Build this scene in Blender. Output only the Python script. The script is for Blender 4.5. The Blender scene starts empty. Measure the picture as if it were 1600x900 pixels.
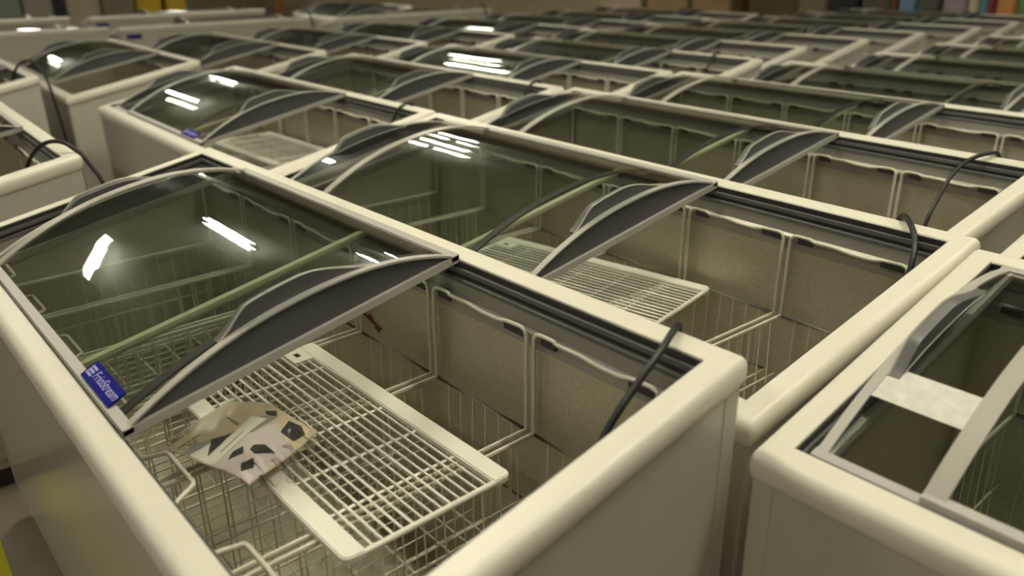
import bpy, bmesh, math, random
from mathutils import Vector, Matrix
random.seed(4)
SCN = bpy.context.scene
COL = SCN.collection

# ------------------------------------------------------------------ camera, world, exposure
HF = 0.80                                   # height of a freezer's front rim above the floor
SL = 0.19316                                # slope of the tilted tops (rise per metre of depth)
L, W = 1.6757, 0.588                        # opening of a freezer
ME, ML = 0.044, 0.042                       # rim widths
cd = bpy.data.cameras.new('camera')
cam = bpy.data.objects.new('camera', cd); COL.objects.link(cam); SCN.camera = cam
right, down, fwd = Vector((0.6324, 0.7745, -0.0113)), Vector((0.2870, -0.2472, -0.9255)), Vector((-0.7196, 0.5821, -0.3786))
fwd.normalize(); right = (right - fwd * right.dot(fwd)).normalized(); down = fwd.cross(right)
M = Matrix((right, -down, -fwd)).transposed().to_4x4()
M.translation = Vector((2.228, -0.141, HF + 0.602))
cam.matrix_world = M
cd.sensor_fit = 'HORIZONTAL'; cd.sensor_width = 36.0
cd.lens = 1262.9 / 1600 * 36.0
cd.clip_start = 0.02; cd.clip_end = 100
cd.dof.use_dof = True; cd.dof.focus_distance = 1.5; cd.dof.aperture_fstop = 2.5

wd = bpy.data.worlds.new('world'); SCN.world = wd; wd.use_nodes = True
wb = wd.node_tree.nodes['Background']
wb.inputs[0].default_value = (1.0, 0.86, 0.62, 1); wb.inputs[1].default_value = 0.13

LAMP_STRENGTH = 176.0                      # main tubes over the near freezers, set brighter than the rest
WEAK_STRENGTH = 84.0                       # same tubes in the rest of the hall, dimmed to shape the light falloff
LAMP_COLOR = (1.0, 0.935, 0.72, 1)
SCN.view_settings.view_transform = 'Standard'; SCN.view_settings.look = 'None'
SCN.view_settings.exposure = 0.0; SCN.view_settings.gamma = 1.0
SCN.view_settings.use_curve_mapping = False
try:
    SCN.cycles.transparent_max_bounces = 32
    SCN.cycles.max_bounces = 10
    SCN.cycles.glossy_bounces = 4
except Exception:
    pass

# ------------------------------------------------------------------ materials
def mat(name, color, rough=0.5, metal=0.0, spec=0.5, bump=None, noise=None):
    m = bpy.data.materials.new(name); m.use_nodes = True
    nt = m.node_tree; b = nt.nodes['Principled BSDF']
    b.inputs['Base Color'].default_value = (*color, 1); b.inputs['Roughness'].default_value = rough
    b.inputs['Metallic'].default_value = metal; b.inputs['Specular IOR Level'].default_value = spec
    tc = nt.nodes.new('ShaderNodeTexCoord')
    if bump:
        scale, strength, dist = bump
        n = nt.nodes.new('ShaderNodeTexNoise'); n.inputs['Scale'].default_value = scale; n.inputs['Detail'].default_value = 3
        nt.links.new(tc.outputs['Object'], n.inputs['Vector'])
        bp = nt.nodes.new('ShaderNodeBump'); bp.inputs['Strength'].default_value = strength; bp.inputs['Distance'].default_value = dist
        nt.links.new(n.outputs['Fac'], bp.inputs['Height']); nt.links.new(bp.outputs['Normal'], b.inputs['Normal'])
    if noise:
        scale, lo, hi = noise
        n = nt.nodes.new('ShaderNodeTexNoise'); n.inputs['Scale'].default_value = scale; n.inputs['Detail'].default_value = 4
        nt.links.new(tc.outputs['Object'], n.inputs['Vector'])
        r = nt.nodes.new('ShaderNodeValToRGB')
        r.color_ramp.elements[0].position = 0.3; r.color_ramp.elements[1].position = 0.7
        r.color_ramp.elements[0].color = (*[c * lo for c in color], 1); r.color_ramp.elements[1].color = (*[min(1, c * hi) for c in color], 1)
        nt.links.new(n.outputs['Fac'], r.inputs['Fac']); nt.links.new(r.outputs['Color'], b.inputs['Base Color'])
    return m

def glass_mat(name, tint, ior=1.5, rough=0.0, wave=0.0):
    m = bpy.data.materials.new(name); m.use_nodes = True
    nt = m.node_tree; nt.nodes.clear()
    out = nt.nodes.new('ShaderNodeOutputMaterial'); mix = nt.nodes.new('ShaderNodeMixShader')
    tr = nt.nodes.new('ShaderNodeBsdfTransparent'); tr.inputs['Color'].default_value = (*tint, 1)
    gl = nt.nodes.new('ShaderNodeBsdfGlossy'); gl.inputs['Roughness'].default_value = rough
    fr = nt.nodes.new('ShaderNodeFresnel'); fr.inputs['IOR'].default_value = ior
    geo = nt.nodes.new('ShaderNodeNewGeometry')            # the inner skin of the pane does not reflect a second time
    one = nt.nodes.new('ShaderNodeMath'); one.operation = 'SUBTRACT'; one.inputs[0].default_value = 1.0
    mul = nt.nodes.new('ShaderNodeMath'); mul.operation = 'MULTIPLY'
    nt.links.new(geo.outputs['Backfacing'], one.inputs[1])
    nt.links.new(one.outputs[0], mul.inputs[0]); nt.links.new(fr.outputs['Fac'], mul.inputs[1])
    nt.links.new(mul.outputs[0], mix.inputs['Fac'])
    nt.links.new(tr.outputs[0], mix.inputs[1]); nt.links.new(gl.outputs[0], mix.inputs[2]); nt.links.new(mix.outputs[0], out.inputs[0])
    if wave:
        tc = nt.nodes.new('ShaderNodeTexCoord'); n = nt.nodes.new('ShaderNodeTexNoise'); n.inputs['Scale'].default_value = 9
        n.inputs['Detail'].default_value = 1
        bp = nt.nodes.new('ShaderNodeBump'); bp.inputs['Strength'].default_value = wave; bp.inputs['Distance'].default_value = 0.002
        nt.links.new(tc.outputs['Object'], n.inputs['Vector']); nt.links.new(n.outputs['Fac'], bp.inputs['Height'])
        nt.links.new(bp.outputs['Normal'], gl.inputs['Normal']); nt.links.new(bp.outputs['Normal'], fr.inputs['Normal'])
    return m

def emit_mat(name, color, strength):
    m = bpy.data.materials.new(name); m.use_nodes = True
    nt = m.node_tree; nt.nodes.clear()
    out = nt.nodes.new('ShaderNodeOutputMaterial'); e = nt.nodes.new('ShaderNodeEmission')
    e.inputs[0].default_value = color; e.inputs[1].default_value = strength
    nt.links.new(e.outputs[0], out.inputs[0]); return m

M_RIM = mat('white_plastic', (0.80, 0.765, 0.66), 0.38, bump=(180, 0.05, 0.001))
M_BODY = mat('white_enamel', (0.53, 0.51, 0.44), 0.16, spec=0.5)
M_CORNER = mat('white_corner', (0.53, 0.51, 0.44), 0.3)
M_LINER = mat('stucco_aluminium', (0.60, 0.56, 0.44), 0.36, metal=0.6, bump=(260, 0.8, 0.002), noise=(520, 0.75, 1.22))
M_TRACK = mat('black_plastic', (0.032, 0.031, 0.030), 0.4)
M_TRACK2 = mat('grey_track', (0.13, 0.13, 0.125), 0.4)
M_LEDGE = mat('aluminium_ledge', (0.36, 0.345, 0.31), 0.4, metal=0.3)
M_FRAME = mat('grey_frame', (0.46, 0.445, 0.41), 0.40)
M_BAND = mat('satin_band', (0.42, 0.405, 0.355), 0.34)
M_SEAL = mat('dark_seal', (0.06, 0.06, 0.057), 0.5)
M_PANEL = mat('charcoal_panel', (0.088, 0.093, 0.094), 0.4)
M_WIRE = mat('white_wire', (0.70, 0.67, 0.555), 0.4)
M_SHELF = mat('white_shelf_coating', (0.86, 0.84, 0.74), 0.38)
M_BAR = mat('cream_crossbar', (0.74, 0.72, 0.52), 0.4)
M_GLASS = glass_mat('curved_glass', (0.915, 0.93, 0.915), 1.6, 0.0, 0.12)
M_CORD = mat('black_rubber', (0.012, 0.012, 0.012), 0.45)
M_BLUE = mat('blue_badge', (0.006, 0.007, 0.20), 0.5, spec=0.15)
M_LETTER = mat('pale_lettering', (0.42, 0.42, 0.72), 0.5)
M_FLOOR = mat('concrete', (0.30, 0.26, 0.20), 0.5, noise=(3.0, 0.8, 1.15))
M_CEIL = mat('ceiling_panel', (0.27, 0.29, 0.26), 0.8)
M_WALL = mat('olive_wall', (0.30, 0.28, 0.18), 0.8)
M_WALLB = mat('tan_wall', (0.34, 0.28, 0.17), 0.8)
M_TAPE = mat('yellow_tape', (0.62, 0.60, 0.03), 0.5)
M_RED = mat('red_ink', (0.16, 0.02, 0.012), 0.6)
M_HOUSE = mat('lamp_housing', (0.6, 0.6, 0.58), 0.4)
M_TUBE = emit_mat('lamp_tube', LAMP_COLOR, LAMP_STRENGTH)
M_TUBE_DIM = emit_mat('dim_lamp_tube', (1.0, 0.93, 0.78, 1), WEAK_STRENGTH)

# ------------------------------------------------------------------ mesh helpers
def top(y): return HF + SL * y

def finish(bm, name, mats, smooth=None):
    bmesh.ops.recalc_face_normals(bm, faces=bm.faces[:])
    me = bpy.data.meshes.new(name); bm.to_mesh(me); bm.free()
    for m in (mats if isinstance(mats, (list, tuple)) else [mats]): me.materials.append(m)
    if smooth is not None:
        for p in me.polygons: p.use_smooth = True
        me.set_sharp_from_angle(angle=math.radians(smooth))
    return me

def box(bm, x0, x1, y0, y1, z0, z1, f=None, mi=0):
    P = [(x0,y0,z0),(x1,y0,z0),(x1,y1,z0),(x0,y1,z0),(x0,y0,z1),(x1,y0,z1),(x1,y1,z1),(x0,y1,z1)]
    v = [bm.verts.new(f(*p) if f else p) for p in P]
    for q in ((3,2,1,0),(4,5,6,7),(0,1,5,4),(1,2,6,5),(2,3,7,6),(3,0,4,7)):
        bm.faces.new([v[i] for i in q]).material_index = mi
    return v

def sh(x, y, h): return (x, y, top(y) + h)           # h measured from the tilted top plane

def tube(bm, pts, r, n=6, closed=False):
    pts = [Vector(p) for p in pts]; rings = []; m = len(pts)
    prev = None
    for i, p in enumerate(pts):
        if closed: t = (pts[(i+1) % m] - pts[i-1])
        else: t = pts[min(i+1, m-1)] - pts[max(i-1, 0)]
        t.normalize()
        if prev is None:
            a = Vector((0,0,1)) if abs(t.z) < 0.9 else Vector((1,0,0))
            u = t.cross(a).normalized()
        else:
            u = (prev - t * prev.dot(t))
            u = u.normalized() if u.length > 1e-6 else t.orthogonal().normalized()
        prev = u; w = t.cross(u)
        k = 1.0
        if 0 < i < m-1 or closed:
            a = (pts[i] - pts[i-1]).normalized(); b = (pts[(i+1) % m] - pts[i]).normalized()
            k = min(1.6, 1 / max(0.4, math.sqrt(max(0.01, (1 + a.dot(b)) / 2))))
        rings.append([bm.verts.new(p + (u * math.cos(2*math.pi*j/n) + w * math.sin(2*math.pi*j/n)) * r * k) for j in range(n)])
    rng = range(m if closed else m-1)
    for i in rng:
        A, B = rings[i], rings[(i+1) % m]
        for j in range(n): bm.faces.new((A[j], A[(j+1) % n], B[(j+1) % n], B[j]))
    if not closed:
        bm.faces.new(rings[0][::-1]); bm.faces.new(rings[-1])

def rounded(pts, rad, seg=4):
    pts = [Vector(p) for p in pts]; out = [pts[0]]
    for a, b, c in zip(pts, pts[1:], pts[2:]):
        d1, d2 = (a - b), (c - b); r = min(rad, d1.length * 0.45, d2.length * 0.45)
        p, q = b + d1.normalized() * r, b + d2.normalized() * r
        for i in range(seg + 1):
            t = i / seg; out.append(p.lerp(b, t).lerp(b.lerp(q, t), t))
    out.append(pts[-1]); return out

def ring(bm, prof, corner=None, cseg=4, mi=0):
    """Sweep a closed profile of (d outward, h) round the opening; corner(d) gives the corner radius."""
    loops = []
    for d, h in prof:
        r = corner(d) if corner else 0.0
        loop = []
        for cx, cy, a0 in ((L+d-r, W+d-r, 0), (-d+r, W+d-r, 90), (-d+r, -d+r, 180), (L+d-r, -d+r, 270)):
            for k in range(cseg + 1):
                a = math.radians(a0 + 90 * k / cseg)
                loop.append(bm.verts.new(sh(cx + r*math.cos(a), cy + r*math.sin(a), h)))
        loops.append(loop)
    n = len(loops[0])
    for i in range(len(loops)):
        A, B = loops[i], loops[(i+1) % len(loops)]
        for j in range(n):
            bm.faces.new((A[j], A[(j+1) % n], B[(j+1) % n], B[j])).material_index = mi
    bmesh.ops.remove_doubles(bm, verts=bm.verts[:], dist=1e-5)
    bmesh.ops.dissolve_degenerate(bm, edges=bm.edges[:], dist=1e-6)

def link(name, me, parent=None, loc=None, rz=0):
    o = bpy.data.objects.new(name, me); COL.objects.link(o)
    if parent: o.parent = parent
    if loc is not None: o.location = loc
    if rz: o.rotation_euler.z = rz
    return o

def tag(o, label, cat, group=None, kind=None):
    o['label'] = label; o['category'] = cat
    if group: o['group'] = group
    if kind: o['kind'] = kind
    return o

def structure(name, me, loc=None):
    o = link(name, me, None, loc); o['kind'] = 'structure'; return o

# ------------------------------------------------------------------ room shell
def slab(x0, x1, y0, y1, z0, z1, m):
    bm = bmesh.new(); box(bm, x0, x1, y0, y1, z0, z1); return finish(bm, 'slab', m)
CZ = HF + 3.35
structure('floor', slab(-24, 9, -6, 11, -0.1, 0, M_FLOOR))
structure('ceiling', slab(-24, 9, -6, 11, CZ, CZ + 0.1, M_CEIL))
structure('wall_left', slab(-24.1, -24, -6, 11, 0, CZ, M_WALL))
structure('wall_back', slab(-24, 9, 11, 11.1, 0, CZ, M_WALLB))

# fluorescent fittings under the ceiling (their glare shows in the glass)
def fitting_meshes():
    bm = bmesh.new()
    n = 8
    prof = [(-0.028, 0.022), (-0.028, 0.06), (-0.02, 0.08), (0.02, 0.08), (0.028, 0.06), (0.028, 0.022)]
    a = [bm.verts.new((-0.95, y, z)) for y, z in prof]; b = [bm.verts.new((0.95, y, z)) for y, z in prof]
    for i in range(len(prof)):
        j = (i+1) % len(prof); bm.faces.new((a[i], a[j], b[j], b[i]))
    bm.faces.new(a[::-1]); bm.faces.new(b)
    for x in (-0.93, 0.90): box(bm, x, x + 0.03, -0.075, 0.075, -0.036, 0.022)
    tube(bm, [(-0.6, 0, 0.08), (-0.6, 0, 0.16)], 0.006); tube(bm, [(0.6, 0, 0.08), (0.6, 0, 0.16)], 0.006)
    h = finish(bm, 'housing', M_HOUSE)
    bm = bmesh.new(); tube(bm, [(-0.9, 0, 0), (0.9, 0, 0)], 0.019, 10); t = finish(bm, 'tube', M_TUBE, 60)
    t2 = t.copy(); t2.materials[0] = M_TUBE_DIM
    return h, t, t2
FH, FT, FT_DIM = fitting_meshes()
LAMPS = [(-6.5, 2.05, 0), (-6.3, 4.8, 0), (-8.4, 6.9, 0), (-10.8, 2.15, 0), (-19.5, 1.9, 0), (-20.5, 4.6, 0), (-15.0, 5.5, 0), (-7.5, -0.55, 1),
         (-0.4, 0.7, 2), (2.3, 1.6, 2), (2.1, 4.7, 0), (6.4, 2.05, 0), (-2.2, -3.1, 0), (2.1, -3.1, 0)]
for u, v, turned in LAMPS:
    e = link('fluorescent_light', None, None, (u, v, CZ - 0.16), math.pi / 2 * (turned == 1))
    tag(e, 'twin tube fluorescent light hanging from the hall ceiling', 'ceiling light', 'fluorescent lights under the ceiling')
    link('housing', FH, e)
    e.scale.x = 0.5 if turned == 1 else 0.72
    for sd in (-0.05, 0.05): link('lamp_tube', FT if turned == 2 else FT_DIM, e, (0, sd, -0.012))

# ------------------------------------------------------------------ freezer meshes
def build_meshes():
    D = {}
    # rim
    bm = bmesh.new()
    prof = [(0.0, -0.030), (0.0, -0.0015), (0.0015, 0.0), (0.004, 0.0), (0.027, -0.0002), (0.030, -0.0004), (0.0345, -0.0018), (0.0385, -0.0045), (0.0415, -0.0085), (0.0432, -0.0135), (0.044, -0.020), (0.0435, -0.029), (0.0415, -0.036), (0.038, -0.041), (0.033, -0.0435), (0.024, -0.044)]
    ring(bm, prof, lambda d: max(0.0, d - 0.030))
    D['rim'] = finish(bm, 'rim', M_RIM, 40)
    # cabinet: hollow box under the rim, toe recess at the bottom
    bm = bmesh.new(); loops = []
    for d, z in ((0.002, None), (0.035, None), (0.035, 0.10), (0.020, 0.085), (0.020, 0.06), (0.002, 0.06)):
        lp = []
        for x, y in ((L+d, W+d), (-d, W+d), (-d, -d), (L+d, -d)):
            lp.append(bm.verts.new((x, y, (top(y) - 0.040) if z is None else z)))
        loops.append(lp)
    for i in range(len(loops)):
        A, B = loops[i], loops[(i+1) % len(loops)]
        for j in range(4): bm.faces.new((A[j], A[(j+1) % 4], B[(j+1) % 4], B[j]))
    D['cabinet'] = finish(bm, 'cabinet', M_BODY)
    bm = bmesh.new()
    box(bm, -0.012, L+0.012, -0.010, W+0.010, 0.0, 0.0605)
    D['plinth'] = finish(bm, 'plinth', M_TRACK)
    # corner posts
    for nm, x, y, sx, sy in (('a', L+0.036, W+0.036, -1, -1), ('b', -0.036, W+0.036, 1, -1), ('c', -0.036, -0.036, 1, 1), ('d', L+0.036, -0.036, -1, 1)):
        bm = bmesh.new(); t, w = 0.0035, 0.032
        pts = [(0, 0.004), (0.0012, 0.0012), (0.004, 0), (w, 0), (w, t), (t, t), (t, w), (0, w)]
        lo = [bm.verts.new((x + sx*a, y + sy*b, 0.11)) for a, b in pts]
        hi = [bm.verts.new((x + sx*a, y + sy*b, top(y + sy*b) - 0.043)) for a, b in pts]
        for i in range(8): bm.faces.new((lo[i], lo[(i+1) % 8], hi[(i+1) % 8], hi[i]))
        bm.faces.new(lo); bm.faces.new(hi)
        D['corner_' + nm] = finish(bm, 'corner', M_CORNER)
    # liner (open tank)
    bm = bmesh.new(); loops = []
    for d, z in ((-0.001, None), (-0.001, 0.165), (-0.004, 0.170), (-0.004, None)):
        lp = []
        for x, y in ((L+d, W+d), (-d, W+d), (-d, -d), (L+d, -d)):
            lp.append(bm.verts.new((x, y, (top(y) - 0.036) if z is None else z)))
        loops.append(lp)
    for i in (0, 2, 3):
        A, B = loops[i], loops[(i+1) % 4]
        for j in range(4): bm.faces.new((A[j], A[(j+1) % 4], B[(j+1) % 4], B[j]))
    bm.faces.new(loops[1]); bm.faces.new(loops[2])
    D['liner'] = finish(bm, 'liner', M_LINER)
    # track: stepped dark channel inside the rim
    bm = bmesh.new()
    ring(bm, [(-0.0005, -0.003), (-0.003, -0.003), (-0.003, -0.013), (-0.0005, -0.013)], mi=0)
    ring(bm, [(-0.0005, -0.0135), (-0.0075, -0.0135), (-0.0075, -0.0215), (-0.0005, -0.0215)], mi=1)
    ring(bm, [(-0.0005, -0.022), (-0.004, -0.022), (-0.004, -0.029), (-0.0005, -0.029)], mi=0)
    ring(bm, [(-0.0005, -0.0295), (-0.0125, -0.0295), (-0.0125, -0.036), (-0.0005, -0.036)], mi=1)
    D['track'] = finish(bm, 'track', [M_TRACK, M_TRACK2])
    # ledge: aluminium profile the baskets hook on to
    bm = bmesh.new()
    ring(bm, [(-0.0005, -0.037), (-0.011, -0.037), (-0.012, -0.060), (-0.018, -0.064), (-0.018, -0.070), (-0.009, -0.076), (-0.008, -0.096), (-0.0005, -0.098)])
    for k in range(6):
        x0 = 0.02 + 0.27 * k
        for a, b in ((0.018, 0.052), (0.20, 0.248)):
            box(bm, x0+a, x0+b, W-0.0235, W-0.0175, -0.072, -0.061, sh, 1)
    D['ledge'] = finish(bm, 'ledge', [M_LEDGE, M_TRACK])
    # centre crossbar
    bm = bmesh.new()
    box(bm, 0.850, 0.865, 0.006, W-0.006, -0.020, -0.013, sh)
    box(bm, 0.850, 0.853, 0.006, W-0.006, -0.032, -0.020, sh)
    D['crossbar'] = finish(bm, 'crossbar', M_BAR)
    # badge on the front lid rail
    bm = bmesh.new()
    P = [(0.948, 0.006, 0.0105), (1.082, 0.006, 0.0105), (1.082, 0.034, 0.0185), (0.948, 0.034, 0.0185)]
    lo = [bm.verts.new(sh(*p)) for p in P]; hi = [bm.verts.new(sh(p[0], p[1]-0.0008, p[2]+0.003)) for p in P]
    bm.faces.new(lo[::-1]); bm.faces.new(hi)
    for i in range(4): bm.faces.new((lo[i], lo[(i+1) % 4], hi[(i+1) % 4], hi[i]))
    D['badge'] = finish(bm, 'badge', M_BLUE)
    # lid parts
    def lid(key, x0, x1, base, H, side, bandmat):
        y0, y1 = 0.006, W - 0.006
        def arc(y):
            t = (y - y0) / (y1 - y0); t = min(1, max(0, t))
            return base + H * (1 - abs(2*t - 1) ** 2.2)
        N = 36; ys = [y0 + (y1 - y0) * i / N for i in range(N+1)]
        bm = bmesh.new(); th = 0.004
        A = [[bm.verts.new(sh(x, y, arc(y) + h)) for y in ys] for x, h in ((x0, 0), (x1, 0), (x1, -th), (x0, -th))]
        for i in range(4):
            p, q = A[i], A[(i+1) % 4]
            for j in range(N): bm.faces.new((p[j], p[j+1], q[j+1], q[j]))
        bm.faces.new([A[i][0] for i in range(4)]); bm.faces.new([A[i][N] for i in range(4)][::-1])
        D[key+'_glass'] = finish(bm, 'glass', M_GLASS, 40)
        # frame: rails along front and back, straight bar across the outer end, slim strip on the outer arc
        bm = bmesh.new()
        box(bm, x0, x1, y0-0.004, y0+0.011, base-0.004, base+0.006, sh)
        box(bm, x0, x1, y1-0.011, y1+0.004, base-0.004, base+0.006, sh)
        xe, s = (x1, -1) if side == 'R' else (x0, 1)
        xa, xb = sorted((xe, xe + s*0.022)); box(bm, xa, xb, y0-0.004, y1+0.004, base-0.009, base+0.004, sh)
        xa, xb = sorted((xe + s*0.003, xe + s*0.017))
        for j in range(N):
            ya, yb = ys[j], ys[j+1]
            q = [(xa, ya, arc(ya)), (xb, ya, arc(ya)), (xb, yb, arc(yb)), (xa, yb, arc(yb))]
            lo = [bm.verts.new(sh(a, b, c - 0.001)) for a, b, c in q]; hi = [bm.verts.new(sh(a, b, c + 0.0028)) for a, b, c in q]
            bm.faces.new(lo[::-1]); bm.faces.new(hi)
            for k in range(4): bm.faces.new((lo[k], lo[(k+1) % 4], hi[(k+1) % 4], hi[k]))
        bmesh.ops.remove_doubles(bm, verts=bm.verts[:], dist=1e-5)
        D[key+'_frame'] = finish(bm, 'frame', M_FRAME)
        # charcoal end panel closing the segment between bar and arc
        bm = bmesh.new(); pa, pb = xe + s*0.008, xe + s*0.012
        F = []
        for x in (pa, pb):
            F.append([bm.verts.new(sh(x, y, base + 0.003)) for y in ys] + [bm.verts.new(sh(x, y, max(base + 0.0035, arc(y) - 0.001))) for y in reversed(ys)])
        for f in F: bm.faces.new(f)
        n = len(F[0])
        for i in range(n): bm.faces.new((F[0][i], F[0][(i+1) % n], F[1][(i+1) % n], F[1][i]))
        D[key+'_panel'] = finish(bm, 'panel', M_PANEL)
        # finger grip: raised wave along the top of the end arc, with a light edge strip
        g0, g1 = 0.155, 0.425
        def g(y):
            t = (y - g0) / (g1 - g0)
            if t <= 0 or t >= 1: return 0.0
            up = min(1, t / 0.20); dn = min(1, (1 - t) / 0.50)
            f = lambda q: q*q*(3-2*q)
            return 0.029 * f(up) * f(dn)
        bm = bmesh.new(); M2 = 40; gy = [g0 + (g1 - g0) * i / M2 for i in range(M2+1)]
        xo, xm, xn = xe + s*0.017, xe + s*0.020, xe + s*0.034
        rows = []
        for x, k in ((xo, None), (xo, 1.0), (xm, 1.0), (xn, 0.86), (xn, None)):
            rows.append([bm.verts.new(sh(x, y, arc(y) + (0.0005 if k is None else 0.002 + k * g(y)))) for y in gy])
        for ri, (a, b) in enumerate(zip(rows, rows[1:])):
            for j in range(M2): bm.faces.new((a[j], a[j+1], b[j+1], b[j])).material_index = 1 if ri == 2 else 0
        for j in range(M2): bm.faces.new((rows[4][j], rows[4][j+1], rows[0][j+1], rows[0][j]))
        bm.faces.new([r[0] for r in rows]); bm.faces.new([r[-1] for r in rows][::-1])
        D[key+'_grip'] = finish(bm, 'grip', [M_PANEL, M_TRACK2], 30)
        bm = bmesh.new()
        tube(bm, [sh(xo + s*0.001, y, arc(y) + 0.002 + g(y)) for y in gy], 0.0018, 6)
        tube(bm, [sh(xn, y, arc(y) + 0.001) for y in gy[2:-2]], 0.0014, 6)
        D[key+'_edge'] = finish(bm, 'edge', M_BAND, 60)
        # band over the inner end of the glass
        bm = bmesh.new(); xi = x0 if side == 'R' else x1
        xa, xb = (xi, xi + 0.026) if side == 'R' else (xi - 0.020, xi)
        A = [[bm.verts.new(sh(x, y, arc(y) + h)) for y in ys] for x, h in ((xa, 0.0006), (xb, 0.0006), (xb, 0.004), (xa, 0.004))]
        for i in range(4):
            p, q = A[i], A[(i+1) % 4]
            for j in range(N): bm.faces.new((p[j], p[j+1], q[j+1], q[j]))
        bm.faces.new([A[i][0] for i in range(4)]); bm.faces.new([A[i][N] for i in range(4)][::-1])
        D[key+'_band'] = finish(bm, 'band', bandmat, 40)
    lid('up', 0.285, 1.157, 0.004, 0.064, 'R', M_BAND)
    lid('lo', 0.012, 0.900, -0.006, 0.052, 'L', M_SEAL)
    return D
D = build_meshes()

# badge lettering and its little square emblem
def lettering(text, size, m, extrude=0.0006):
    c = bpy.data.curves.new('lettering', 'FONT'); c.body = text; c.size = size; c.extrude = extrude; c.shear = 0.25
    c.align_x = 'LEFT'; c.align_y = 'CENTER'; c.materials.append(m)
    c.resolution_u = 3
    t = bpy.data.objects.new('lettering', c); COL.objects.link(t); bpy.context.view_layer.update()
    me = bpy.data.meshes.new_from_object(t.evaluated_get(bpy.context.evaluated_depsgraph_get()))
    bpy.data.objects.remove(t); return me
BADGE_TXT = lettering('FrioStream', 0.0225, M_LETTER)
bm = bmesh.new()
for i in range(3):
    box(bm, 0.0, 0.021, -0.0085 + i*0.0062, -0.0045 + i*0.0062, 0, 0.0008)
box(bm, 0.0, 0.003, -0.0085, 0.008, 0, 0.0008)
BADGE_LOGO = finish(bm, 'emblem', M_LETTER)

def cord_mesh(name, pts, r=0.0055):
    bm = bmesh.new(); P = [Vector(p) for p in pts]
    # Catmull-Rom
    out = []
    Q = [P[0]] + P + [P[-1]]
    for i in range(1, len(Q) - 2):
        a, b, c, d = Q[i-1], Q[i], Q[i+1], Q[i+2]
        for k in range(10):
            t = k / 10
            out.append(0.5 * ((2*b) + (c - a)*t + (2*a - 5*b + 4*c - d)*t*t + (3*b - a - 3*c + d)*t**3))
    out.append(P[-1]); tube(bm, out, r, 8); return finish(bm, name, M_CORD, 60)

BX0 = [1.37 - 0.27 * i for i in range(6)]          # left edge of basket 0 (rightmost) .. 5
def basket_meshes():
    """Local frame: x 0..0.262 along the freezer, y as in the freezer, z as in the freezer."""
    w = 0.252; y0, y1 = 0.030, W - 0.022; zr, zb = HF - 0.135, HF - 0.375
    bm = bmesh.new()
    tube(bm, [(0,y0,zr),(w,y0,zr),(w,y1,zr),(0,y1,zr)], 0.0029, 6, True)
    tube(bm, [(0.004,y0+0.004,zb+0.10),(w-0.004,y0+0.004,zb+0.10),(w-0.004,y1-0.004,zb+0.10),(0.004,y1-0.004,zb+0.10)], 0.0016, 5, True)
    tube(bm, [(0.008,y0+0.008,zb),(w-0.008,y0+0.008,zb),(w-0.008,y1-0.008,zb),(0.008,y1-0.008,zb)], 0.0022, 5, True)
    i_ = 0.008
    n = 14
    for k in range(1, n):
        y = y0 + (y1 - y0) * k / n
        if k % 2 or k in (2, 12): tube(bm, [(0,y,zr),(i_,y,zb),(w-i_,y,zb),(w,y,zr)], 0.0013, 5)
        else:
            tube(bm, [(0,y,zr),(i_,y,zb)], 0.0013, 5); tube(bm, [(w-i_,y,zb),(w,y,zr)], 0.0013, 5)
    n = 7
    for k in range(1, n):
        x = w * k / n
        tube(bm, [(x,y0,zr),(x,y0+i_,zb),(x,y1-i_,zb),(x,y1,zr)], 0.0013, 5)
    body = finish(bm, 'basket', M_WIRE, 60)
    # back hanger
    bm = bmesh.new(); yb = W - 0.020; zt = top(yb) - 0.058
    pts = [(0,y1,zr),(0,yb,zt-0.008),(0.010,yb,zt),(0.046,yb,zt),(0.050,yb,zt-0.004),(0.100,yb,zt-0.003),(0.135,yb,zt-0.007),(0.180,yb,zt-0.007),(0.200,yb,zt-0.002),(0.242,yb,zt),(w,yb,zt-0.008),(w,y1,zr)]
    tube(bm, rounded(pts, 0.010, 3), 0.0037, 7)
    back = finish(bm, 'back_hanger', M_WIRE, 60)
    bm = bmesh.new(); zt = top(0.02) - 0.072
    pts = [(0,y0,zr),(0,0.022,zt),(0.012,0.022,zt),(0.020,0.062,zt),(0.125,0.062,zt),(0.152,0.024,zt),(0.240,0.022,zt+0.004),(w,0.022,zt),(w,y0,zr)]
    tube(bm, rounded(pts, 0.008, 3), 0.0037, 7)
    front = finish(bm, 'front_hanger', M_WIRE, 60)
    return body, back, front
BK_BODY, BK_BACK, BK_FRONT = basket_meshes()

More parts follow.
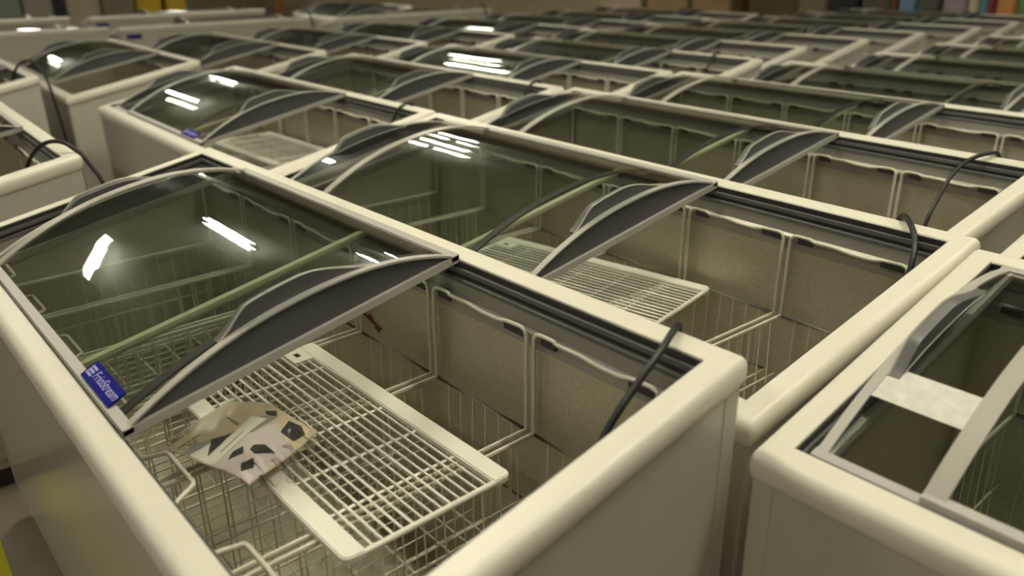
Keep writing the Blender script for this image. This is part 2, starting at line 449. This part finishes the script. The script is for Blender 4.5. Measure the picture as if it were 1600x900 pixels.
def shelf_meshes(lx=0.615, ly=0.290):
    bm = bmesh.new()
    n = 14
    for k in range(1, n):
        y = 0.030 + (ly - 0.060) * k / n
        tube(bm, [(0.004, y, 0.004), (lx - 0.004, y, 0.004)], 0.0023, 6)
    for k in range(1, 6):
        x = lx * k / 6
        tube(bm, [(x, 0.024, -0.0005), (x, ly - 0.024, -0.0005)], 0.0026, 6)
    tube(bm, [(lx-0.004, 0.02, 0.002), (lx-0.004, ly-0.02, 0.002)], 0.0048, 8)
    tube(bm, [(0.004, 0.02, 0.002), (0.004, ly-0.02, 0.002)], 0.0048, 8)
    grid = finish(bm, 'shelf', M_SHELF, 60)
    bm = bmesh.new(); pts = []
    r = 0.014
    for cx, cy, a0 in ((lx-r, 0.034-0.004, 0), (0+r, 0.034-0.004, 90), (0+r, r, 180), (lx-r, r, 270)):
        rr = 0.004 if cy > 0.02 else r
        for k in range(5):
            a = math.radians(a0 + 22.5*k); pts.append(((lx-rr if cx > lx/2 else rr) + rr*math.cos(a), cy + rr*math.sin(a)))
    lo = [bm.verts.new((x, y, -0.003)) for x, y in pts]; hi = [bm.verts.new((x, y, 0.0075)) for x, y in pts]
    bm.faces.new(lo[::-1]); bm.faces.new(hi)
    for i in range(len(pts)): bm.faces.new((lo[i], lo[(i+1) % len(pts)], hi[(i+1) % len(pts)], hi[i]))
    bmesh.ops.bevel(bm, geom=[e for e in bm.edges if abs(e.verts[0].co.z - e.verts[1].co.z) < 1e-6 and e.verts[0].co.z > 0], offset=0.002, segments=2, affect='EDGES')
    strips = []
    for x0 in (0.006, lx - 0.061):
        b2 = bm.copy()
        box(b2, x0, x0 + 0.055, 0.030, 0.072, -0.002, 0.0062)
        if x0 > 0.1: box(b2, x0 + 0.020, x0 + 0.036, 0.048, 0.058, 0.0060, 0.0066, None, 1)
        strips.append(finish(b2, 'edge_strip', [M_SHELF, M_TRACK], 40))
    bm.free()
    return grid, strips
SHELF, STRIPS = shelf_meshes()

# ------------------------------------------------------------------ freezer, basket and shelf instances
GROUP_F = 'glass-lidded chest freezers standing in rows'
def freezer(label, u, v, yaw=0.0, cord=None, badge=False, dlo=0.05, dup=0.0):
    e = link('chest_freezer', None, None, (u, v, 0), yaw)
    tag(e, label, 'freezer', GROUP_F)
    link('cabinet', D['cabinet'], e); link('plinth', D['plinth'], e); link('rim', D['rim'], e)
    for k in 'abcd': link('corner_post', D['corner_' + k], e)
    ln = link('liner', D['liner'], e)
    tr = link('track', D['track'], e)
    link('ledge', D['ledge'], e)
    link('crossbar', D['crossbar'], e)
    for key in ('lo', 'up'):
        g = link('glass_lid', D[key+'_glass'], e, (dlo if key == 'lo' else dup, 0, 0))
        link('lid_frame', D[key+'_frame'], g); link('end_panel', D[key+'_panel'], g)
        link('grip', D[key+'_grip'], g); link('grip_edge', D[key+'_edge'], g); link('arc_band', D[key+'_band'], g)
    if badge:
        b = link('badge', D['badge'], e); b['label'] = 'blue badge with pale lettering'
        tilt = math.atan2(SL*0.028 + 0.008, 0.028)
        for nm, dt, x in (('badge_emblem', BADGE_LOGO, 0.954), ('badge_lettering', BADGE_TXT, 0.979)):
            o = link(nm, dt, b, sh(x, 0.0195, 0.0178)); o.rotation_euler = (tilt, 0, 0)
    if cord is not None: link('power_cord', cord, e)
    return e

ORD = ['rightmost', 'second from the right', 'third from the right', 'fourth from the right', 'second from the left', 'leftmost']
def place(f, x, y=0, z=0):
    return Matrix.Translation(f.location) @ Matrix.Rotation(f.rotation_euler.z, 4, 'Z') @ Matrix.Translation((x, y, z))

def baskets(f, where, ks=range(6), parts=True, dx=0.0):
    for k in ks:
        b = link('wire_basket', BK_BODY); m = place(f, BX0[k] + dx)
        b.location = m.translation; b.rotation_euler.z = f.rotation_euler.z
        tag(b, 'white wire basket, %s in the %s' % (ORD[k], where), 'basket', 'wire baskets hung inside the freezers')
        link('back_hanger', BK_BACK, b)
        if parts: link('front_hanger', BK_FRONT, b)

def wire_shelf(f, label, x, y, z, rz=0.0):
    s = link('wire_shelf', SHELF); m = place(f, x, y, z)
    s.location = m.translation; s.rotation_euler.z = f.rotation_euler.z + rz
    tag(s, label, 'wire shelf', 'white wire shelves resting on the baskets')
    a = link('edge_strip', STRIPS[0], s); b = link('edge_strip', STRIPS[1], s, (0.615, 0.290, 0)); b.rotation_euler.z = math.pi
    return s

# cords (local to a freezer)
def cord_over_back(name, x):
    return cord_mesh(name, [(x-0.02, W-0.20, top(W)-0.32), (x-0.012, W-0.10, top(W)-0.16), (x-0.004, W-0.035, top(W)-0.022), (x, W+0.002, top(W)+0.012), (x+0.004, W+0.030, top(W)+0.012), (x+0.006, W+0.048, top(W)-0.02)])
def rel(pts): return [(x, y, HF + z) for x, y, z in pts]
CORD_A = cord_mesh('cord_a', rel([(1.60, 0.36, -0.22), (1.632, 0.40, -0.05), (1.640, 0.44, 0.045), (1.637, 0.50, 0.092), (1.632, 0.55, 0.120), (1.616, 0.597, 0.1295), (1.603, 0.627, 0.125), (1.598, 0.6335, 0.095), (1.597, 0.6345, 0.04)]), 0.0052)
CORD_B = cord_mesh('cord_b', rel([(1.53, 0.34, -0.25), (1.534, 0.39, -0.04), (1.530, 0.45, 0.035), (1.532, 0.50, 0.088), (1.543, 0.55, 0.117), (1.565, 0.592, 0.130), (1.576, 0.625, 0.126), (1.580, 0.6345, 0.095), (1.580, 0.6345, 0.03)]), 0.0052)
CORD_C = cord_mesh('cord_c', rel([(1.655, 0.42, -0.18), (1.656, 0.47, 0.0), (1.652, 0.51, 0.078), (1.632, 0.55, 0.113), (1.594, 0.597, 0.130), (1.566, 0.627, 0.126), (1.556, 0.6345, 0.095), (1.552, 0.6345, 0.03)]), 0.0055)
CORD_D = cord_mesh('cord_d', rel([(1.36, 0.50, -0.15), (1.42, 0.53, 0.03), (1.52, 0.56, 0.115), (1.63, 0.592, 0.148), (1.675, 0.628, 0.125), (1.700, 0.652, 0.078), (1.722, 0.668, 0.03), (1.745, 0.68, -0.08), (1.75, 0.685, -0.45)]), 0.006)
CORD_F = cord_mesh('cord_i', rel([(1.30, 0.55, -0.02), (1.40, 0.575, 0.10), (1.52, 0.60, 0.165), (1.63, 0.63, 0.175), (1.69, 0.66, 0.11), (1.695, 0.675, -0.02), (1.70, 0.69, -0.25), (1.70, 0.70, -0.6)]), 0.006)

N_ = ['first', 'second', 'third', 'fourth', 'fifth', 'sixth', 'seventh', 'eighth', 'ninth', 'tenth', 'eleventh', 'twelfth']
FZ = {}
# right-hand column
FZ['F0'] = freezer('nearest white chest freezer, holding a bagged leaflet and loose wire shelf', 0.0, -0.002, 0.035, CORD_A, dlo=0.205, badge=True)
FZ['F1'] = freezer('white chest freezer directly behind the one with the bagged leaflet', -0.035, 0.782, -0.006, CORD_C)
rc = [(-0.160, 1.516, -0.030, CORD_B), (-0.168, 2.194, -0.014, None), (-0.05, 2.875, 0.0, None), (0.05, 3.545, 0.0, None), (0.05, 4.215, 0.0, None),
      (0.06, 4.885, 0, None), (0.08, 5.555, 0, None), (0.10, 6.225, 0, None), (0.10, 6.895, 0, None)]
for i, (u, v, a, c_) in enumerate(rc):
    FZ['F%d' % (i+2)] = freezer('white chest freezer, %s one back in the nearest freezer\'s column' % N_[i+2], u, v, a, c_)
FZ['R0'] = freezer('white chest freezer at the right edge with paper under its closed glass', 1.758, 0.716, 0.030, dlo=0.008, dup=-0.125)
FZ['R1'] = freezer('white chest freezer behind the one with paper under its glass', 1.690, 1.432, 0.0)
# middle column
mc = [(-1.911, -0.309, 0, CORD_D, 'white chest freezer just left of the nearest one, cord looped over its end'),
      (-1.815, 0.784, 0.005, cord_over_back('cord_e', 1.57), 'white chest freezer left of the second one back, blue badge and shelf inside'),
      (-1.928, 1.497, -0.007, cord_over_back('cord_f', 1.57), None), (-1.945, 2.178, -0.005, None, None), (-1.935, 2.855, -0.004, cord_over_back('cord_g', 1.45), None),
      (-2.10, 3.51, 0, None, None), (-2.09, 4.165, 0, None, None), (-2.06, 4.815, 0, None, None), (-1.98, 5.47, 0, None, None), (-1.99, 6.135, 0, None, None), (-1.95, 6.80, 0, None, None)]
for i, (u, v, a, c_, lb) in enumerate(mc):
    FZ['G%d' % i] = freezer(lb or 'white chest freezer, %s from the front in the middle column' % N_[i], u, v, a, c_, badge=(i == 1))
# left column
lc = [(-3.850, -0.045, 0, CORD_F), (-3.951, 0.755, -0.012, None), (-3.905, 1.451, 0, None), (-3.905, 2.148, 0.002, None), (-3.93, 2.88, 0, None),
      (-3.925, 3.60, 0, None), (-3.90, 4.28, 0, None), (-3.90, 4.96, 0, None), (-3.92, 5.64, 0, None)]
for i, (u, v, a, c_) in enumerate(lc):
    FZ['A%d' % i] = freezer('white chest freezer, %s from the front in the left column' % N_[i], u, v, a, c_)
# far left: turned crosswise with their tall backs to the aisle
H90 = math.pi / 2
CORD_E = cord_mesh('cord_h', [(0.10, W+0.02, top(W)+0.06), (0.06, W+0.045, top(W)+0.03), (0.03, W+0.048, top(W)-0.15), (0.05, W+0.048, top(W)-0.5)], 0.008)
for i, (back, v1, lb) in enumerate([(-5.15, 1.66, 'nearest of its row'), (-5.00, 3.46, 'second of its row'), (-4.72, 5.26, 'farthest of its row'), (-6.85, 1.75, None), (-6.60, 3.62, None)]):
    lab = 'turned white freezer showing its back across the left aisle, ' + lb if lb else 'turned white freezer in the second crosswise row, %s one' % ('nearer' if i == 3 else 'farther')
    FZ['P%d' % i] = freezer(lab, back - W - ML, v1 - ME, -H90, CORD_E if i in (1, 2) else None)
    bm = bmesh.new(); box(bm, L-0.12, L-0.01, W+0.034, W+0.045, top(W)-0.085, top(W)-0.055)
    link('rear_badge', finish(bm, 'rear_badge', M_BLUE), FZ['P%d' % i])
FZ['S0'] = freezer('white freezer beyond the crosswise row, with glare along its dark glass', -7.5, 4.35, 0)

near = {'F0': 'nearest freezer', 'F1': 'freezer behind the leaflet freezer', 'R0': 'freezer at the right edge', 'F2': 'third freezer of the nearest column', 'F3': 'fourth freezer of the nearest column',
        'G1': 'badged freezer of the middle column', 'G2': 'third freezer of the middle column', 'G3': 'fourth freezer of the middle column'}
for k, wh in near.items(): baskets(FZ[k], wh, *(((1, 2, 3, 4, 5), True, 0.075) if k == 'R0' else ()))
far = {}
for i in range(4, 10): far['F%d' % i] = '%s freezer of the nearest column' % N_[i]
for i in list(range(4, 10)): far['G%d' % i] = '%s freezer of the middle column' % N_[i]
far['G0'] = 'freezer left of the nearest one'
for i in range(0, 8): far['A%d' % i] = '%s freezer of the left column' % N_[i]
for k, wh in far.items(): baskets(FZ[k], wh, range(2), False)
baskets(FZ['R1'], 'freezer behind the right edge one', (5, 4), False)

ZS = HF - 0.128
wire_shelf(FZ['F0'], 'white wire shelf lying on the nearest freezer\'s baskets beside the leaflet', 0.830, 0.162, ZS, 0.004)
wire_shelf(FZ['F1'], 'white wire shelf in the freezer behind the leaflet, under its lid end', 0.646, 0.144, ZS, 0.21)
wire_shelf(FZ['G1'], 'white wire shelf in the middle column\'s freezer with the blue badge', 0.50, 0.255, ZS, 0.04)

# ------------------------------------------------------------------ leaflet in its plastic bag
def leaflet():
    e = link('document_bag', None, None)
    m = place(FZ['F0'], 1.049, 0.061, 0)
    e.location = m.translation; e.rotation_euler.z = FZ['F0'].rotation_euler.z
    tag(e, 'clear plastic bag with a printed paper leaflet, lying across the baskets of the nearest freezer', 'leaflet')
    AD, AB = Vector((0.212, 0.069)), Vector((-0.070, 0.154))
    def P(s_, t_, lift=0.0):
        q = AD * s_ + AB * t_
        z = HF - 0.106 + 0.020 * math.sin(math.pi * min(1, max(0, s_)) * 0.9) + 0.010 * t_ * (1 - s_) + 0.004 * math.sin(9 * s_ + 4 * t_)
        return Vector((q.x, q.y, z + lift))
    def sheet(name, s0, s1, t0, t1, m_, lift, th, n=14, jag=0.0):
        bm = bmesh.new(); G = []
        rnd = random.Random(7)
        for side in (0, 1):
            g = []
            for i in range(n+1):
                row = []
                for j in range(n+1):
                    s_, t_ = s0 + (s1 - s0) * i / n, t0 + (t1 - t0) * j / n
                    jz = jag * max(0, s_ - 0.72) * math.sin(31 * t_ + 17 * s_) + jag * max(0, s_ - 0.8) * math.sin(53 * t_ - 9 * s_)
                    row.append(bm.verts.new(P(s_, t_, lift + th * side + jz)))
                g.append(row)
            G.append(g)
        for g in G:
            for i in range(n):
                for j in range(n): bm.faces.new((g[i][j], g[i+1][j], g[i+1][j+1], g[i][j+1]))
        rim_ = [(i, 0) for i in range(n)] + [(n, j) for j in range(n)] + [(i, n) for i in range(n, 0, -1)] + [(0, j) for j in range(n, 0, -1)]
        for k in range(len(rim_)):
            (a, b), (c, d) = rim_[k], rim_[(k+1) % len(rim_)]
            bm.faces.new((G[0][a][b], G[0][c][d], G[1][c][d], G[1][a][b]))
        return finish(bm, name, m_, 40)
    m_paper = mat('tan_print', (0.60, 0.49, 0.345), 0.55, noise=(40, 0.93, 1.05))
    m_grey = mat('grey_print', (0.30, 0.28, 0.25), 0.55); m_blk = mat('dark_print', (0.035, 0.032, 0.03), 0.5)
    m_wht = mat('white_print', (0.80, 0.78, 0.68), 0.5); m_pink = mat('pale_print', (0.66, 0.60, 0.57), 0.5)
    m_brn = mat('brown_print', (0.25, 0.19, 0.13), 0.6)
    pap = link('paper_leaflet', sheet('paper', 0.015, 0.93, 0.03, 0.97, m_paper, 0.0, 0.0012), e)
    def patch(name, poly, m_, lift, label=None):
        # polygon laid over the curved sheet as a fine fan
        bm = bmesh.new()
        vs = [bm.verts.new((x, y, 0)) for x, y in poly]; bm.faces.new(vs)
        bmesh.ops.triangulate(bm, faces=bm.faces[:])
        bmesh.ops.subdivide_edges(bm, edges=bm.edges[:], cuts=4, use_grid_fill=True)
        r = bmesh.ops.extrude_face_region(bm, geom=bm.faces[:])
        up = {v for v in r['geom'] if isinstance(v, bmesh.types.BMVert)}
        for v in bm.verts: v.co = P(v.co.x, v.co.y, lift + (0.0003 if v in up else 0))
        o = link(name, finish(bm, name, m_), pap)
        if label: o['label'] = label
        return o
    patch('printed_arc', [(0.269,0.037),(0.266,0.197),(0.318,0.338),(0.422,0.483),(0.486,0.60),(0.52,0.80),(0.62,0.86),(0.60,0.55),(0.443,0.386),(0.375,0.283),(0.358,0.044)], m_grey, 0.0014, 'grey printed arc')
    patch('printed_panel', [(0.358,0.044),(0.363,0.298),(0.43,0.40),(0.60,0.55),(0.66,0.80),(0.92,0.62),(0.92,0.04)], m_pink, 0.0015, 'pale printed lower half')
    patch('printed_leaf', [(0.345,0.05),(0.363,0.298),(0.467,0.13),(0.58,0.04)], m_wht, 0.0018)
    patch('printed_triangle', [(0.468,0.119),(0.333,0.337),(0.434,0.467),(0.452,0.30)], m_blk, 0.0021, 'dark printed triangle')
    patch('paper_strip', [(0.494,0.077),(0.452,0.444),(0.448,0.728),(0.579,0.768),(0.575,0.565),(0.587,0.062)], m_wht, 0.0024, 'cream paper strip')
    patch('strip_line', [(0.528,0.20),(0.520,0.52),(0.527,0.52),(0.536,0.20)], m_brn, 0.0028)
    patch('printed_stick', [(0.194,0.69),(0.221,0.699),(0.405,0.619),(0.41,0.585)], m_brn, 0.0018)
    for poly in ([(0.648,0.148),(0.618,0.249),(0.648,0.348),(0.703,0.278)], [(0.814,0.091),(0.764,0.164),(0.791,0.286),(0.854,0.197)],
                 [(0.71,0.347),(0.703,0.416),(0.758,0.485),(0.859,0.477),(0.77,0.331)], [(0.498,0.855),(0.567,0.922),(0.61,0.868),(0.537,0.823)],
                 [(0.74,0.72),(0.70,0.90),(0.80,0.93),(0.88,0.86),(0.86,0.72)]):
        patch('printed_diamond', poly, m_blk, 0.0021, 'dark printed diamond')
    # heading letters and lines of small print
    def word(txt, s_, t_, size, m_):
        c = lettering(txt, size, m_, 0.0002)
        o = link('printed_word', c, pap); p = P(s_, t_, 0.0022); px = P(s_, t_ + 0.05, 0.0022)
        o.location = p; d = (px - p); o.rotation_euler = (0.06, -math.asin(max(-1, min(1, d.z / d.length))), math.atan2(d.y, d.x)); return o
    word('UBC', 0.078, 0.085, 0.015, m_blk)
    word('O', 0.078, 0.30, 0.012, m_brn)
    for s_, ts in ((0.195, (0.08, 0.13, 0.19, 0.25, 0.30)), (0.243, (0.08, 0.15, 0.21))):
        for t_ in ts: patch('small_print', [(s_, t_), (s_, t_+0.035), (s_+0.014, t_+0.035), (s_+0.014, t_)], m_brn, 0.0018)
    m_film = glass_mat('plastic_film', (0.96, 0.955, 0.955), 1.22, 0.14, 0.5)
    f = link('plastic_film', sheet('film', -0.01, 1.10, -0.02, 1.02, m_film, 0.0042, 0.0006, 24, 0.06), e); f['label'] = 'clear crumpled plastic bag'
    return e
leaflet()

# red writing on the inside back wall of the nearest freezer
bm = bmesh.new()
for a, b in (((0.818, -0.102), (0.850, -0.110)), ((0.845, -0.109), (0.880, -0.116)), ((0.838, -0.098), (0.848, -0.103)), ((0.858, -0.119), (0.872, -0.124))):
    tube(bm, [(a[0], W-0.0052, HF + a[1]), (b[0], W-0.0052, HF + b[1])], 0.0030, 5)
o = link('red_mark', finish(bm, 'red_mark', M_RED), FZ['F0']); o['label'] = 'red pen mark'

# paper sticker on the glass of the freezer at the right edge
bm = bmesh.new()
def arc_lo(y): t = (y - 0.006) / (W - 0.012); return -0.006 + 0.052 * (1 - abs(2*t - 1) ** 2.2)
xs_ = [0.030 + 0.150 * i / 6 for i in range(7)]; ys_ = [0.115 + 0.058 * j / 6 for j in range(7)]
G = [[[bm.verts.new(sh(x, y, arc_lo(y) + 0.0006 + 0.0005 * k)) for y in ys_] for x in xs_] for k in (0, 1)]
for g in G:
    for i in range(6):
        for j in range(6): bm.faces.new((g[i][j], g[i+1][j], g[i+1][j+1], g[i][j+1]))
ed = [(i, 0) for i in range(6)] + [(6, j) for j in range(6)] + [(i, 6) for i in range(6, 0, -1)] + [(0, j) for j in range(6, 0, -1)]
for k in range(len(ed)):
    (a, b), (c, d) = ed[k], ed[(k+1) % len(ed)]
    bm.faces.new((G[0][a][b], G[0][c][d], G[1][c][d], G[1][a][b]))
o = link('paper_sticker', finish(bm, 'paper_sticker', mat('white_paper', (0.74, 0.72, 0.68), 0.6, noise=(60, 0.85, 1.05))), FZ['R0']); o['label'] = 'white paper sticker on the glass'

# yellow tape on the floor along the front of the nearest freezer
bm = bmesh.new(); box(bm, -0.32, 2.4, -0.16, -0.11, 0.0, 0.0012)
tp = link('floor_tape', finish(bm, 'floor_tape', M_TAPE)); tag(tp, 'yellow tape stripe on the floor along the nearest freezer\'s front', 'tape')

# ------------------------------------------------------------------ far side of the hall
def crate(name, label, cat, x0, x1, y0, y1, h, color, lid=None, group=None):
    m_ = mat(name, color, 0.6, noise=(2.5, 0.85, 1.1))
    bm = bmesh.new(); box(bm, x0, x1, y0, y1, 0, h)
    bmesh.ops.bevel(bm, geom=bm.edges[:], offset=0.02, segments=2, affect='EDGES')
    o = link(name, finish(bm, name, m_)); tag(o, label, cat, group)
    if lid:
        bm = bmesh.new(); box(bm, x0-0.01, x1+0.01, y0-0.01, y1+0.01, h*0.62, h*0.66)
        link('band', finish(bm, 'band', mat(name + '_band', lid, 0.6)), o)
    return o
crate('carton', 'tall cream carton standing by the far back wall', 'carton', -7.45, -6.62, 9.6, 10.3, 1.7, (0.38, 0.31, 0.20))
crate('carton', 'wide tan carton beside the cream one by the back wall', 'carton', -6.55, -5.75, 9.65, 10.4, 1.5, (0.27, 0.20, 0.085))
crate('carton', 'brownish tan carton, second right of the cream one', 'carton', -5.70, -5.00, 9.65, 10.4, 1.55, (0.26, 0.17, 0.08))
crate('carton', 'dark brown carton between the tan ones and the grey panel', 'carton', -4.75, -3.95, 9.7, 10.4, 1.6, (0.075, 0.055, 0.018))
crate('partition_screen', 'grey beige screen left of the dark doorway', 'screen', -3.93, -3.53, 9.6, 9.75, 1.9, (0.16, 0.14, 0.09))
crate('doorway_block', 'black block for the dark doorway by the far back wall', 'cabinet', -3.50, -3.12, 9.6, 10.2, 2.0, (0.006, 0.005, 0.008))  # solid black box put in place of the dark doorway opening
crate('partition_screen', 'olive brown screen right of the dark doorway', 'screen', -3.08, -2.72, 9.6, 9.75, 1.9, (0.085, 0.078, 0.05))
crate('upright_post', 'thin orange post beside the blue banner', 'post', -2.71, -2.66, 9.6, 9.7, 1.9, (0.24, 0.085, 0.025))
BAN = [('pale blue', -2.62, -2.43, (0.085, 0.15, 0.23), (0.05, 0.10, 0.2)), ('dark grey', -2.41, -2.16, (0.055, 0.058, 0.045), (0.02, 0.02, 0.02)), ('mauve and white', -2.12, -1.87, (0.20, 0.165, 0.18), (0.5, 0.46, 0.46)),
       ('cream', -1.85, -1.75, (0.36, 0.33, 0.23), None), ('teal', -1.73, -1.66, (0.08, 0.18, 0.21), None), ('red', -1.65, -1.58, (0.16, 0.02, 0.03), None),
       ('orange', -1.56, -1.38, (0.34, 0.16, 0.05), (0.30, 0.21, 0.05)), ('green', -1.36, -1.24, (0.09, 0.15, 0.06), (0.3, 0.3, 0.25)), ('deep blue', -1.22, -0.95, (0.06, 0.08, 0.17), None)]
for nm, x0, x1, col, bd in BAN:
    crate('display_board', '%s display board standing upright by the far back wall' % nm, 'display board', x0, x1, 9.6, 9.66, 1.9, tuple(1.7*q for q in col), bd, 'coloured display boards by the back wall')
crate('glass_cabinet', 'grey green glass cabinet at the far left', 'cabinet', -11.5, -11.0, 1.45, 2.03, 1.4, (0.15, 0.18, 0.14))
crate('carton', 'pale grey carton beside the green cabinet at the far left', 'carton', -11.5, -11.0, 2.06, 2.42, 1.2, (0.22, 0.205, 0.165))
crate('control_box', 'small black box between two pale cartons at the far left', 'box', -11.45, -11.05, 2.44, 2.58, 1.1, (0.01, 0.01, 0.02))
crate('carton', 'beige carton right of the small black box', 'carton', -11.5, -11.0, 2.60, 3.03, 1.15, (0.30, 0.26, 0.19))
crate('carton', 'grey brown carton left of the yellow cabinets', 'carton', -11.5, -11.0, 3.06, 3.50, 1.15, (0.16, 0.145, 0.11))
crate('yellow_cabinet', 'yellow cabinet at the far left, nearer of the two', 'cabinet', -11.5, -11.0, 3.53, 3.88, 1.5, (0.42, 0.28, 0.008))
crate('yellow_cabinet', 'yellow cabinet at the far left, farther of the two', 'cabinet', -11.5, -11.0, 3.96, 4.25, 1.5, (0.42, 0.28, 0.008))
crate('upright_post', 'rusty orange post in front of the olive far wall', 'post', -11.1, -11.0, 5.70, 5.84, 1.8, (0.20, 0.09, 0.02))
